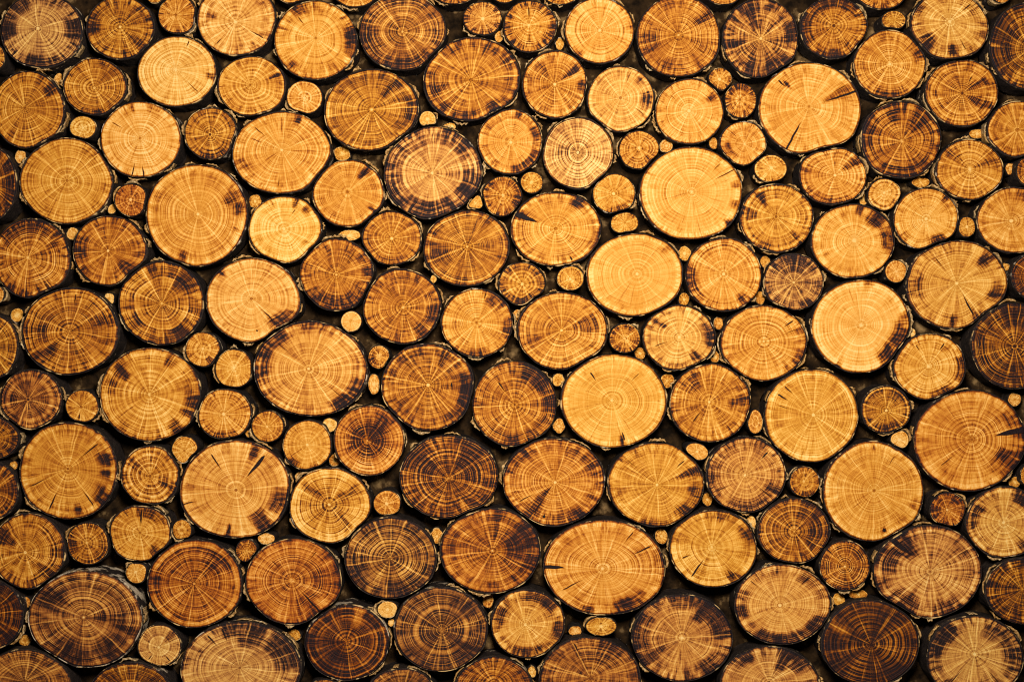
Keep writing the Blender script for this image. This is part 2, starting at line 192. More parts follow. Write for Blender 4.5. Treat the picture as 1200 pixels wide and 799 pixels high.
# twig ends set deep between the slices:  cx cy rx ry  sunk tone
TWIGS = """
527 149 8 5 14 .2|585 43 5.5 7 16 .25|656 52 5 7.5 24 .4|131.5 245 5 6 14 .2|409.5 276 13 7 12 .15|401 180 10 9 24 .35
781 171 8 8 20 .3|802 297 8 9 18 .28|897 307 6 8 24 .4|836 168 5.5 7 20 .35|1184 198 6 7 20 .45|1079 214 11 6 22 .45
801.5 351 6.5 8 18 .4|890.5 349 6 8 18 .4|837.5 418 6 7 18 .4|782 446 8 9 18 .4|842 379 6 7 24 .45|750 414 7 7 22 .45
606 369 5 7 16 .4|508 327 4 4.5 8 .25|438 450 7 12 18 .2|1068.5 390 5 5 6 .15|386 498 9 9 16 .15|353 559 7 7 22 .3
292 508.5 4.5 4.5 14 .4|392 539 7 7 22 .45|312 631 10 7 10 .15|880 613 6.5 9 14 .15|829 585 6 8 24 .5|775 628 8 9 22 .4
458.5 729 4 5 10 .15|623.5 787 5 7 14 .25|674 739 8 6 18 .3|1006 696 12 6 14 .4|983 702 8 7.5 16 .4|1189 468 8 8 22 .3
20 369 8 8 24 .4|115.5 515 6 6 16 .3|76 502 8 5 14 .15|654 445 7 8 22 .4|655 499 7 9 20 .4|948 450 7 10 26 .5
128 350 6 7 20 .2|24 184 7 8 14 .2|85 274 7 8 18 .2|299 236 8 8 20 .35|1178 313 5 5 18 .3|1145 157 9 6 16 .35
28 565 7 8 24 .5|16 545 5 5 16 .4|69 93 6 7 16 .3|30 706 6 7 20 .35|29 750 7 7 24 .45|572 703 7 9 22 .45
1150 19 5 6 18 .35|1012 234 5 7 18 .3|986 247 5 5 20 .5|1189 565 7 7 18 .4|344 744 9 7 22 .45|512 628 8 9 20 .35
"""

def parse():
    out = []
    for line in SLICES.strip().splitlines():
        f = line.split('|')
        if len(f) < 8: f += [''] * (8 - len(f))
        g = [float(v) for v in f[1].split()]; p = [float(v) for v in f[2].split()]; k = [float(v) for v in f[3].split()]
        quad = lambda s: [tuple(float(v) for v in q.split(',')) for q in s.split(';') if q]
        out.append(dict(id=f[0], c=np.array(g[:2]), rx=g[2], ry=g[3], rot=math.radians(g[4]), p=np.array(p), look=k,
                        marks=quad(f[4]), cracks=quad(f[5]), desc=f[6] or 'amber slice with a dark stain at upper right', lm=f[7], sunk=0.0, twig=False))
    for i, q in enumerate(TWIGS.replace('\n', '|').strip('|').split('|')):
        v = [float(x) for x in q.split()]
        out.append(dict(id='T%d' % i, c=np.array(v[:2]), rx=v[2], ry=v[3], rot=0.0, p=np.array(v[:2]), look=[v[5], .5, 0, .3],
                        marks=[], cracks=[], desc='', lm='', sunk=v[4], twig=True))
    return out

L = parse()
NA = 720                                     # samples of every outline
TH = np.arange(NA) * 2 * math.pi / NA

def wob(rng, lo, hi, amp, th=TH):            # periodic wobble round a rim
    r = np.zeros_like(th)
    for k in range(lo, hi + 1):
        r += rng.normal() * np.cos(k * th + rng.uniform(0, 6.3)) / (k ** .8)
    return amp * r / (np.abs(r).max() + 1e-9)

for i, d in enumerate(L):
    rng = np.random.default_rng(1000 + i); d['rng'] = rng
    t = TH - d['rot']
    gx, gy = (d['rx'] + 1.1, d['ry'] + 1.1) if not d['twig'] else (d['rx'], d['ry'])
    e = (gx * gy) / np.sqrt((gy * np.cos(t)) ** 2 + (gx * np.sin(t)) ** 2)
    rm = .5 * (d['rx'] + d['ry'])
    a = .0125 if not d['twig'] else .09
    d['R'] = e * (1 + wob(rng, 2, 5, a) + wob(rng, 6, 14, a * .35))
    d['rm'] = rm
# neighbours press flat against each other: pull every outline out of the others
for it in range(4):
    for i, A in enumerate(L):
        for B in L:
            if B is A or A['twig'] or B['twig']: continue
            dv = B['c'] - A['c']; dist = np.hypot(*dv)
            if dist > max(A['rx'], A['ry']) + max(B['rx'], B['ry']) + 6: continue
            px = A['c'][0] + A['R'] * np.cos(TH) - B['c'][0]; py = -(A['c'][1]) + A['R'] * np.sin(TH) + B['c'][1]
            rr = np.hypot(px, py); tt = np.arctan2(py, px) % (2 * math.pi)
            rb = np.interp(tt, np.append(TH, 2 * math.pi), np.append(B['R'], B['R'][0])) + 1.9
            over = np.clip(rb - rr, 0, None)
            if over.max() > 0:
                k = np.hanning(123); k /= k.sum() / 1.5
                o2 = np.maximum(over * .8, np.convolve(np.concatenate([over[-61:], over, over[:61]]), k, 'valid'))
                A['R'] = A['R'] - .55 * o2
def freespace(A, ang):                       # gap between a rim and whatever is next to it
    r = np.interp(ang % (2 * math.pi), np.append(TH, 2 * math.pi), np.append(A['R'], A['R'][0]))
    best = 99
    for step in (1, 2, 3, 4, 5, 6, 8):
        x = A['c'][0] + (r + step) * math.cos(ang); y = A['c'][1] - (r + step) * math.sin(ang)
        for B in L:
            if B is A or B['twig']: continue
            dx, dy = x - B['c'][0], -(y - B['c'][1])
            q = math.hypot(dx, dy)
            if q < 90 and q < np.interp(math.atan2(dy, dx) % (2 * math.pi), np.append(TH, 2 * math.pi), np.append(B['R'], B['R'][0])):
                return step
    return best

# ------------------------------------------------------------------ node helpers
class NT:
    def __init__(s, name):
        s.m = bpy.data.materials.new(name); s.m.use_nodes = True
        s.t = s.m.node_tree; s.t.nodes.clear()
        s.out = s.n('ShaderNodeOutputMaterial'); s.b = s.n('ShaderNodeBsdfPrincipled')
        s.t.links.new(s.b.outputs[0], s.out.inputs[0])
    def n(s, k): return s.t.nodes.new(k)
    def put(s, sock, v):
        if isinstance(v, bpy.types.NodeSocket): s.t.links.new(v, sock)
        elif v is not None: sock.default_value = v
    def math(s, op, a, b=None, c=None, clamp=False):
        x = s.n('ShaderNodeMath'); x.operation = op; x.use_clamp = clamp
        for k, v in enumerate((a, b, c)): s.put(x.inputs[k], v)
        return x.outputs[0]
    def add(s, *a):
        r = a[0]
        for v in a[1:]: r = s.math('ADD', r, v)
        return r
    def mul(s, *a):
        r = a[0]
        for v in a[1:]: r = s.math('MULTIPLY', r, v)
        return r
    def sub(s, a, b): return s.math('SUBTRACT', a, b)
    def ss(s, v, lo, hi, o0=0., o1=1.):
        x = s.n('ShaderNodeMapRange'); x.interpolation_type = 'SMOOTHSTEP'
        s.put(x.inputs[0], v); s.put(x.inputs[1], lo); s.put(x.inputs[2], hi); s.put(x.inputs[3], o0); s.put(x.inputs[4], o1)
        return x.outputs[0]
    def attr(s, name):
        x = s.n('ShaderNodeAttribute'); x.attribute_name = name; return x
    def sep(s, v):
        x = s.n('ShaderNodeSeparateXYZ'); s.put(x.inputs[0], v); return x.outputs
    def comb(s, a, b, c):
        x = s.n('ShaderNodeCombineXYZ')
        for k, v in enumerate((a, b, c)): s.put(x.inputs[k], v)
        return x.outputs[0]
    def noise(s, vec, w, scale=1., detail=2., rough=.5, dims='4D'):
        x = s.n('ShaderNodeTexNoise'); x.noise_dimensions = dims
        if vec is not None: s.put(x.inputs['Vector'], vec)
        if w is not None: s.put(x.inputs['W'], w)
        x.inputs['Scale'].default_value = scale; x.inputs['Detail'].default_value = detail; x.inputs['Roughness'].default_value = rough
        return x.outputs[0]
    def ramp(s, v, stops):
        x = s.n('ShaderNodeValToRGB'); r = x.color_ramp
        while len(r.elements) < len(stops): r.elements.new(.5)
        for e, (p, c) in zip(r.elements, stops): e.position = p; e.color = (*c, 1)
        s.put(x.inputs[0], v); return x.outputs[0]
    def mix(s, f, a, b):
        x = s.n('ShaderNodeMix'); x.data_type = 'RGBA'
        s.put(x.inputs[0], f)
        for k, v in ((6, a), (7, b)): s.put(x.inputs[k], v if isinstance(v, bpy.types.NodeSocket) else (*v, 1))
        return x.outputs[2]
    def bump(s, h, strength, dist):
        x = s.n('ShaderNodeBump'); x.inputs['Strength'].default_value = strength; x.inputs['Distance'].default_value = dist
        s.put(x.inputs['Height'], h); s.t.links.new(x.outputs[0], s.b.inputs['Normal'])

# ------------------------------------------------------------------ cut end grain
def wood():
    s = NT('end_grain')
    rel = s.attr('rel').outputs['Vector']                 # offset from the pith in pixels, and radius as a share of the rim
    dx, dy, u = s.sep(rel)
    look = s.sep(s.attr('look').outputs['Vector']); tone, streak, core = look
    aux = s.sep(s.attr('aux').outputs['Vector']); rim, seed, ringn = aux
    mk = s.sep(s.attr('mk').outputs['Vector']); mark = mk[0]
    grey, rboost, _e = s.sep(s.attr('extra').outputs['Vector'])
    flat = s.comb(dx, dy, 0.)
    nrm = s.n('ShaderNodeVectorMath'); nrm.operation = 'NORMALIZE'; s.put(nrm.inputs[0], flat)
    cx, cy, _ = s.sep(nrm.outputs[0])
    wv = s.mul(s.sub(s.noise(flat, seed, .045, 2), .5), .12)      # grain is never dead straight
    cx = s.add(cx, s.mul(wv, cy)); cy = s.sub(cy, s.mul(wv, cx))
    def pol(k, m, off): return s.comb(s.mul(cx, k), s.mul(cy, k), s.add(s.mul(u, m), off))
    # rings
    warp = s.mul(s.sub(s.noise(flat, seed, .035, 2), .5), 2.2)
    rc = s.add(s.mul(u, ringn), warp)
    ra = s.ss(s.noise(None, s.add(rc, s.mul(seed, 3.1)), 1.0, 1.5, .6, '1D'), .33, .67)
    rf2 = s.ss(s.noise(None, s.add(s.mul(rc, 2.1), seed), 1.0, 0., .5, '1D'), .36, .64)
    rb = s.math('ABSOLUTE', s.sub(s.noise(None, s.add(s.mul(rc, .62), s.mul(seed, 5.7)), 1.0, 0., .5, '1D'), .5))
    rbright = s.ss(rb, .02, .065, 1., 0.)
    # rays: narrow straight lines from the pith, unevenly spaced, some pale and some dark, and the sectors between them
    pr = s.math('SQRT', s.add(s.mul(dx, dx), s.mul(dy, dy)))
    ang = s.math('ARCTAN2', cy, cx)
    def rays(N, off, w):
        t = s.math('MULTIPLY_ADD', ang, N / (2 * math.pi), N / 2 + .0)
        cell = s.math('MODULO', s.math('FLOOR', t), N); fr = s.math('FRACT', t)
        def wn(c, o):
            x = s.n('ShaderNodeTexWhiteNoise'); x.noise_dimensions = '2D'
            s.put(x.inputs['Vector'], s.comb(c, s.add(s.mul(seed, 7.13), off + o), 0.)); return x.outputs['Value']
        jit = s.math('MULTIPLY_ADD', wn(cell, 0.), .8, .1)
        d = s.mul(s.math('ABSOLUTE', s.sub(fr, jit)), pr, 2 * math.pi / N)
        tw = s.ss(u, .02, .3, .5, 1.); line = s.ss(d, s.mul(tw, w * .3), s.mul(tw, w * 1.1), 1., 0.)
        st = wn(cell, 31.)
        side = s.math('MODULO', s.add(cell, s.math('GREATER_THAN', fr, jit)), N)
        return s.mul(line, s.ss(u, 0., .12, .5, 1.)), st, wn(side, 57.)
    l1, st1, sc1 = rays(8., 3., 1.25)
    l2, st2, sc2 = rays(15., 91., .95)
    l3, st3, sc3 = rays(41., 147., .8)
    raymod = s.ss(s.noise(pol(2.6, 1.8, 21.), seed, 1.6, 2.), .34, .56, .35, 1.)
    ray = s.math('MAXIMUM', s.mul(l1, s.ss(st1, .05, .6, .35, 1.)), s.mul(l2, s.ss(st2, .25, .8)))
    ray = s.math('MAXIMUM', ray, s.mul(l3, s.ss(st3, .5, 1.), .55, s.ss(u, .15, .4)))
    ray = s.mul(ray, raymod)
    dray = s.add(s.mul(l2, s.ss(st2, .22, .0)), s.mul(l3, s.ss(st3, .45, 0.), .8, s.ss(u, .2, .5)))
    dray = s.mul(dray, s.ss(s.noise(pol(4., 3., 121.), seed, 1.4, 1.), .48, .62))
    sector = s.sub(s.add(s.mul(sc1, .45), s.mul(sc2, .55)), .5)
    # streaks
    s1 = s.ss(s.noise(pol(3.6, 2.4, 31.), seed, 1., 1.5), .47, .66)
    s2 = s.noise(pol(13., 3.2, 41.), seed, 1., 2.)
    s3 = s.noise(pol(34., 6., 51.), seed, 1., 1.)
    s2c = s.ss(s2, .38, .64)
    s3c = s.ss(s3, .36, .64)
    rimn = s.ss(s.noise(pol(6.5, 2.2, 61.), seed, 1., 2.5), .42, .58)
    rimw = s.ss(u, .58, .93)
    lowf = s.sub(s.noise(flat, seed, .022, 2), .5)
    grain = s.sub(s.noise(flat, seed, .55, 3., .65), .5)
    sect = s.ss(s.noise(pol(1.3, .6, 71.), seed, 1., 1.), .38, .62, .35, 1.)    # where rings show strongly
    ring = s.sub(s.add(s.mul(ra, .62), s.mul(rf2, .38)), .45)
    D = s.add(s.mul(tone, .69), .072)
    D = s.add(D, s.mul(lowf, .18))
    D = s.add(D, s.mul(ring, sect, rboost, s.add(.17, s.mul(streak, .07), s.mul(tone, .12))))
    D = s.add(D, s.mul(streak, sector, s.add(.10, s.mul(u, .14)), s.add(.4, s.mul(ra, .6))))
    D = s.add(D, s.mul(streak, s1, s.add(.30, s.mul(ra, .70)), .24))
    D = s.add(D, s.mul(streak, s.sub(s2c, .5), .17))
    D = s.add(D, s.mul(s.sub(s3c, .5), s.add(.30, s.mul(streak, .7)), s.add(.05, s.mul(u, .09))))
    D = s.add(D, s.mul(grain, s.ss(streak, .1, .6, .09, .16)))
    D = s.add(D, s.mul(rim, rimw, rimn, s.add(.35, s.mul(s2c, .65)), .62))
    smud = s.mul(s.ss(s.noise(flat, s.add(seed, 40.), .085, 3., .6), .54, .68), s.add(.25, s.mul(rimw, .75)), s.add(.45, s.mul(s2c, .55)))
    D = s.add(D, s.mul(smud, s.add(.10, s.mul(rim, .30))))
    D = s.add(D, s.mul(core, s.ss(u, .08, .72, 1., 0.), s.add(.25, s.mul(s.add(ra, s2c), .4)), .42))
    D = s.add(D, s.mul(mark, s.add(.40, s.mul(s2c, .4), s.mul(ra, .35)), .98))
    dash = s.mul(s.ss(u, .82, .90), s.ss(u, .95, .98, 1., 0.), s3c, .20)
    D = s.sub(D, dash)
    D = s.math('MAXIMUM', D, .02)
    D = s.math('MULTIPLY_ADD', D, 1.18, -.040)
    D = s.math('MAXIMUM', D, .02)
    D = s.math('MINIMUM', D, .98)
    D = s.sub(D, s.mul(ray, s.ss(streak, .05, .6, .55, 1.), s.add(.08, s.mul(D, .48))))
    D = s.add(D, s.mul(dray, .22))
    D = s.sub(D, s.mul(rbright, sect, rboost, s.add(.05, s.mul(D, .34))))
    edge = s.mul(s.ss(u, .955, .985), s.ss(s.noise(pol(4., 0., 81.), seed, 1., 2.), .3, .6, .25, 1.), .42)
    D = s.add(D, edge)
    D = s.sub(D, s.mul(s.ss(pr, .8, 2.4, 1., 0.), mk[1]))
    # cracks: perpendicular distance and position along, both linear over the face
    crk = None
    wig = s.mul(s.sub(s.noise(flat, seed, .12, 2), .5), 2.2)
    for k in range(4):
        pd, al, cw = s.sep(s.attr('crack%d' % k).outputs['Vector'])
        prof = s.mul(s.ss(al, 0., .7), s.ss(al, .82, 1., 1., 0.), cw)
        v = s.ss(s.sub(prof, s.math('ABSOLUTE', s.add(pd, wig))), -.45, .45)
        v = s.mul(v, s.ss(prof, .0, .8))
        crk = v if crk is None else s.math('MAXIMUM', crk, v)
    D = s.math('MAXIMUM', D, s.mul(crk, .99))
    D = s.math('MAXIMUM', D, 0.0)
    c = s.ramp(D, PAL)
    # broad hue drift: some faces yellower, some redder
    hue = s.n('ShaderNodeHueSaturation'); s.put(hue.inputs['Color'], c)
    s.put(hue.inputs['Hue'], s.add(.4995, mk[2], s.mul(grey, .10))); s.put(hue.inputs['Saturation'], s.sub(1., grey))
    s.put(s.b.inputs['Base Color'], hue.outputs[0])
    s.put(s.b.inputs['Roughness'], s.add(.48, s.mul(s2, .25)))
    s.b.inputs['Specular IOR Level'].default_value = .10
    h = s.add(s.mul(ra, .35), s.mul(s3c, .25), s.mul(grain, .9), s.mul(ray, .3), s.mul(crk, -3.))
    s.bump(h, .55, .9 * S)
    return s.m

PAL = [(0.00, (.86, .54, .19)), (.10, (.76, .395, .085)), (.25, (.60, .250, .028)), (.42, (.395, .122, .0090)),
       (.60, (.190, .045, .0040)), (.78, (.052, .0145, .0065)), (1.0, (.009, .0055, .0075))]

def bark_mat():
    s = NT('bark')
    lp = s.sep(s.attr('lip').outputs['Vector'])           # lip strength, pale share, seed
    tc = s.n('ShaderNodeTexCoord').outputs['Object']
    nb = s.noise(tc, lp[2], 300., 4., .65)
    nf = s.noise(tc, lp[2], 900., 3., .6)
    pale = s.mul(s.ss(s.noise(tc, lp[2], 70., 3., .6), s.sub(.78, s.mul(lp[1], .30)), s.sub(.86, s.mul(lp[1], .30))), s.ss(nf, .3, .6, .4, 1.))
    c = s.ramp(nb, [(.25, (.008, .006, .007)), (.55, (.025, .017, .014)), (.8, (.085, .055, .034))])
    c = s.mix(pale, c, (.60, .47, .33))
    lipm = s.mul(lp[0], s.ss(s.noise(tc, lp[2], 80., 3., .6), .54, .64))
    c = s.mix(lipm, c, (.66, .42, .17))
    s.put(s.b.inputs['Base Color'], c); s.b.inputs['Roughness'].default_value = .72
    s.b.inputs['Specular IOR Level'].default_value = .14
    s.bump(s.add(nb, s.mul(nf, .6)), .8, 2.2 * S)
    return s.m

def flake_mat():
    s = NT('loose_bark')
    tc = s.n('ShaderNodeTexCoord').outputs['Object']
    n = s.noise(tc, 0., 420., 4., .65)
    g = s.sep(s.attr('lip').outputs['Vector'])
    c = s.ramp(n, [(.30, (.05, .025, .01)), (.50, (.34, .17, .045)), (.72, (.76, .50, .20))])
    c2 = s.ramp(n, [(.32, (.06, .035, .018)), (.52, (.36, .23, .10)), (.72, (.80, .64, .40))])
    s.put(s.b.inputs['Base Color'], s.mix(g[1], c, c2)); s.b.inputs['Roughness'].default_value = .6; s.b.inputs['Specular IOR Level'].default_value = .2
    s.bump(n, .6, 1.2 * S)
    return s.m

def board_mat():
    s = NT('shade_toned_board')  # pale board coloured dark: shade of the gaps is painted into it
    tc = s.n('ShaderNodeTexCoord').outputs['Object']
    n = s.noise(tc, 0., 48., 4., .55); n2 = s.noise(tc, 1., 160., 3., .6)
    c = s.ramp(s.add(s.mul(n, .7), s.mul(n2, .3)), [(.42, (.006, .0035, .002)), (.54, (.030, .016, .0065)), (.66, (.24, .145, .060))])
    s.put(s.b.inputs['Base Color'], c); s.b.inputs['Roughness'].default_value = .9; s.b.inputs['Specular IOR Level'].default_value = .05
    s.bump(s.add(n, n2), .6, 3 * S)
    return s.m

M_WOOD, M_BARK, M_FLAKE, M_BOARD = wood(), bark_mat(), flake_mat(), board_mat()

# how grey the wood has weathered, and how hard its rings stand out, where that differs from the rest
GREY = dict(A1=.45, A11=.15, A4=.1, A31=.35, A29=.15, A37=.2, A47=.15, A65=.3, A86=.35, A160=.2, A171=.3, A177=.35, A180=.4, A193=.25, A194=.2, A195=.3,
            A198=.35, A150=.2, A173=.25, A188=.1, A170=.2, A124=.15, A111=.1, A140=.1, A95=.1, A16=.1, A67=.1, A24=.1, A187=.2, A185=.2, A190=.15, A178=.2, A105=.15)
RINGS = dict(A31=2.2, A147=1.7, A74=1.5, A102=1.5, A148=1.5, A119=1.5, A138=1.6, A156=1.3, A155=1.4, A150=1.5, A176=1.5, A65=1.6, A120=1.4, A114=1.3,
             A16=1.4, A60=1.3, A82=.7, A80=.6, A121=.7, A129=.7, A146=.5, A13=.7, A131=1.4, A165=1.4, A58=1.3, A52=1.3, A144=1.2, A196=1.4, A193=1.2, A164=1.3, A187=1.3)

# ------------------------------------------------------------------ mesh helpers
def grid_faces(rows, n, off=0):              # quads of a closed ring grid, rows x n
    j = np.arange(n); k = (j + 1) % n
    f = [np.stack([off + r * n + j, off + r * n + k, off + (r + 1) * n + k, off + (r + 1) * n + j], 1) for r in range(rows - 1)]
    return np.concatenate(f)

def build(name, co, quads, tris, mat, attrs, parent, flip=False):
    me = bpy.data.meshes.new(name)
    if flip:
        quads = quads[:, ::-1]
        if tris is not None: tris = tris[:, ::-1]
    nq = len(quads); nt = 0 if tris is None else len(tris)
    me.vertices.add(len(co)); me.vertices.foreach_set('co', np.asarray(co, np.float32).ravel())
    loops = quads.ravel() if nt == 0 else np.concatenate([quads.ravel(), tris.ravel()])
    starts = np.concatenate([np.arange(nq) * 4, nq * 4 + np.arange(nt) * 3])
    me.loops.add(len(loops)); me.loops.foreach_set('vertex_index', loops.astype(np.int32))
    me.polygons.add(nq + nt); me.polygons.foreach_set('loop_start', starts.astype(np.int32))
    me.polygons.foreach_set('use_smooth', np.ones(nq + nt, bool))
    me.update(calc_edges=True); me.validate()
    for k, v in attrs.items():
        a = me.attributes.new(k, 'FLOAT_VECTOR', 'POINT'); a.data.foreach_set('vector', np.asarray(v, np.float32).ravel())
    me.materials.append(mat)
    o = bpy.data.objects.new(name, me); col.objects.link(o); o.parent = parent
    return o

def per(v, ang):                              # sample a periodic table at angles
    return np.interp(np.asarray(ang) % (2 * math.pi), np.append(TH, 2 * math.pi), np.append(v, v[0]))

def make_slice(d, idx):
    rng = d['rng']; rm = d['rm']
    small = rm < 18
    sunk = d['sunk'] + (rng.uniform(-2.5, 2.5) if not d['twig'] else 0) + (2.0 if small and not d['twig'] else 0)
    k = (DCAM + sunk) / DCAM                  # a face set further back is a little larger for the same view
    cx = (d['c'][0] - W0 / 2) * k; cz = (H0 / 2 - d['c'][1]) * k
    dep = DEPTH - sunk
    root = bpy.data.objects.new(d['name'], None); col.objects.link(root)
    root.empty_display_size = .01
    root.location = (cx * S, DEPTH * S, cz * S)
    root['label'] = d['label']; root['category'] = d['cat']; root['group'] = d['group']
    n = int(np.clip(2 * math.pi * rm * .62, 40, 300)); nr = int(np.clip(rm * .62, 8, 44))
    ang = np.arange(n) * 2 * math.pi / n
    barkt = np.clip(1.05 + wob(rng, 2, 9, .7, ang) + wob(rng, 10, 40, .4, ang), .4, 3) * (1. if rm > 25 else .7)
    Ro = per(d['R'], ang) * k
    Rw = Ro - np.minimum(1.3, .05 * rm)
    pith = np.array([(d['p'][0] - d['c'][0]), -(d['p'][1] - d['c'][1])]) * k
    bx, bz = Rw * np.cos(ang), Rw * np.sin(ang)
    tilt = rng.normal(0, .012, 2)
    y0 = -dep
    # --- cut face
    us = np.concatenate([np.linspace(0, .97, nr)[1:], [.985, 1.0, 1.0]])
    drop = np.zeros(len(us)); drop[-3:] = (.25, .9, 5.0)
    X = pith[0] + us[:, None] * (bx - pith[0]); Z = pith[1] + us[:, None] * (bz - pith[1])
    saw = .25 * np.sin((X * math.cos(idx) + Z * math.sin(idx)) * .22 + idx) if rm > 20 else 0 * X
    Y = y0 + drop[:, None] + tilt[0] * X + tilt[1] * Z + saw
    X = np.append(X.ravel(), pith[0]); Z = np.append(Z.ravel(), pith[1]); Y = np.append(Y.ravel(), y0 + tilt @ pith)
    U = np.append(np.repeat(us, n), 0.)
    U[U > 1] = 1
    rel = np.stack([(X - pith[0]), (Z - pith[1]), U], 1)
    theta = np.degrees(np.arctan2(rel[:, 1], rel[:, 0]))
    tone, streak, core, rim = d['look']
    mark = np.zeros(len(X))
    for (a, u0, u1, hw, st) in d['marks']:
        w1 = 1 + .35 * np.sin(theta * .21 + a) * np.sin(U * 9 + a)
        da = np.abs((theta - a + 180) % 360 - 180) / (hw * w1)
        rad = np.clip((U - u0 + .07) / .13, 0, 1) * (np.clip((u1 + .06 - U) / .08, 0, 1) if u1 < .99 else 1)
        m = np.clip(1.25 - da, 0, 1) ** .8 * rad * st
        mark = mark + m
    ones = np.ones(len(X))
    seed = idx * 1.37 + 2.1
    ringn = rm / rng.uniform(2.1, 3.1)
    at = {'rel': rel, 'look': np.stack([tone * ones, streak * ones, core * ones], 1),
          'aux': np.stack([rim * ones, seed * ones, ringn * ones], 1),
          'mk': np.stack([mark, ones * rng.choice([.30, .30, .35, -.25]) * (1 if rm > 14 else .6), ones * (np.clip(rng.normal(0, .0022), -.003, .004) + {'A147': -.008, 'A176': -.004, 'A181': -.004, 'A155': -.001, 'A169': -.006, 'A56': -.005, 'A157': -.003}.get(d['id'], 0))], 1)}
    at['extra'] = np.tile([GREY.get(d['id'], 0.) * .17, RINGS.get(d['id'], 1.) ** .6 * rng.uniform(.85, 1.15), 0], (len(X), 1))
    cr = d['cracks'][:4]
    for q in range(4):
        v = np.zeros((len(X), 3)); v[:, 0] = 999
        if q < len(cr):
            a, u0, u1, cw = cr[q]
            a = math.radians(a); ca, sa = math.cos(a), math.sin(a)
            fr = np.hypot(*(np.array([per(Rw * np.cos(0), 0) * 0, 0]))) if False else None
            # length of the radius in that direction, from the pith
            j = np.argmin(np.abs((np.degrees(np.arctan2(bz - pith[1], bx - pith[0])) - math.degrees(a) + 180) % 360 - 180))
            Lr = math.hypot(bx[j] - pith[0], bz[j] - pith[1])
            al = rel[:, 0] * ca + rel[:, 1] * sa
            v[:, 0] = -rel[:, 0] * sa + rel[:, 1] * ca
            v[:, 1] = (al / Lr - u0) / (u1 - u0)
            if u1 >= .97: v[:, 1] = np.minimum(v[:, 1], .8)
            v[:, 2] = cw * .62
        at['crack%d' % q] = v
    rows = len(us)
    quads = grid_faces(rows, n); j = np.arange(n); c0 = rows * n
    tris = np.stack([np.full(n, c0), (j + 1) % n, j], 1)[:, ::-1]
    co = np.stack([X, Y, Z], 1) * S
    build('cut_face', co, quads, tris[:, ::-1], M_WOOD, at, root, flip=False)
    # --- bark
    nb = int(np.clip(2 * math.pi * rm * .7, 40, 340)); ang2 = np.arange(nb) * 2 * math.pi / nb
    bt = np.interp(ang2, np.append(ang, 2 * math.pi), np.append(barkt, barkt[0]))
    Rw2 = per(d['R'], ang2) * k - np.minimum(1.3, .05 * rm)
    rag = wob(rng, 5, 30, .9, ang2)
    prof = [(-.25, .75, 0, .5), (.15, .25, .5, 1.), (.6, .35, 1., .9), (.95, 1.6, .6, .25), (1.05, 4, .2, 0), (1.0, 9, 0, 0), (1.15, 16, 0, 0), (.95, 26, 0, 0), (1.05, 38, 0, 0), (.9, 50, 0, 0), (.9, 70, 0, 0)]
    BX, BY, BZ, LP = [], [], [], []
    for (f, yy, rg, lip) in prof:
        yy = min(yy, dep)
        lump = wob(rng, 4, 26, .9 if yy > 2 else .25, ang2) * min(1, rm / 30)
        r = Rw2 + bt * f + (lump if f > .5 else 0)
        x, z = r * np.cos(ang2), r * np.sin(ang2)
        BX.append(x); BZ.append(z); BY.append(y0 + yy + rag * rg * .8 + tilt[0] * x + tilt[1] * z); LP.append(np.full(nb, lip))
    palesh = {'A173': 1.0, 'A182': .8, 'A180': .55, 'A187': .6, 'A181': .5, 'A111': .7, 'A102': .5}.get(d['id'], rng.uniform(.1, .65))
    lip = np.stack([np.concatenate(LP), np.full(nb * len(prof), palesh), np.full(nb * len(prof), seed)], 1)
    co = np.stack([np.concatenate(BX), np.concatenate(BY), np.concatenate(BZ)], 1) * S
    build('bark', co, grid_faces(len(prof), nb), None, M_BARK, {'lip': lip}, root)
    # --- loose flakes of bark at the rim
    if d['twig']: return root
    want = int(rng.integers(3, 6)) if rm > 30 else (int(rng.integers(1, 3)) if rm > 18 else int(rng.integers(0, 2)))
    tries = 0
    while want and tries < 40:
        tries += 1
        a = rng.choice([40, 60, 150, 165, 100, -40, -100, -150, 20, 0, 180]) + rng.uniform(-16, 16)
        a = math.radians(a)
        fs = min(freespace(d, a + q) for q in (-.12, 0, .12))
        if fs < 4: continue
        flake(d, a, min(fs - 1.2, rng.uniform(1.2, 3.4)) , rng, root, k, y0, tilt, rm)
        want -= 1
    return root

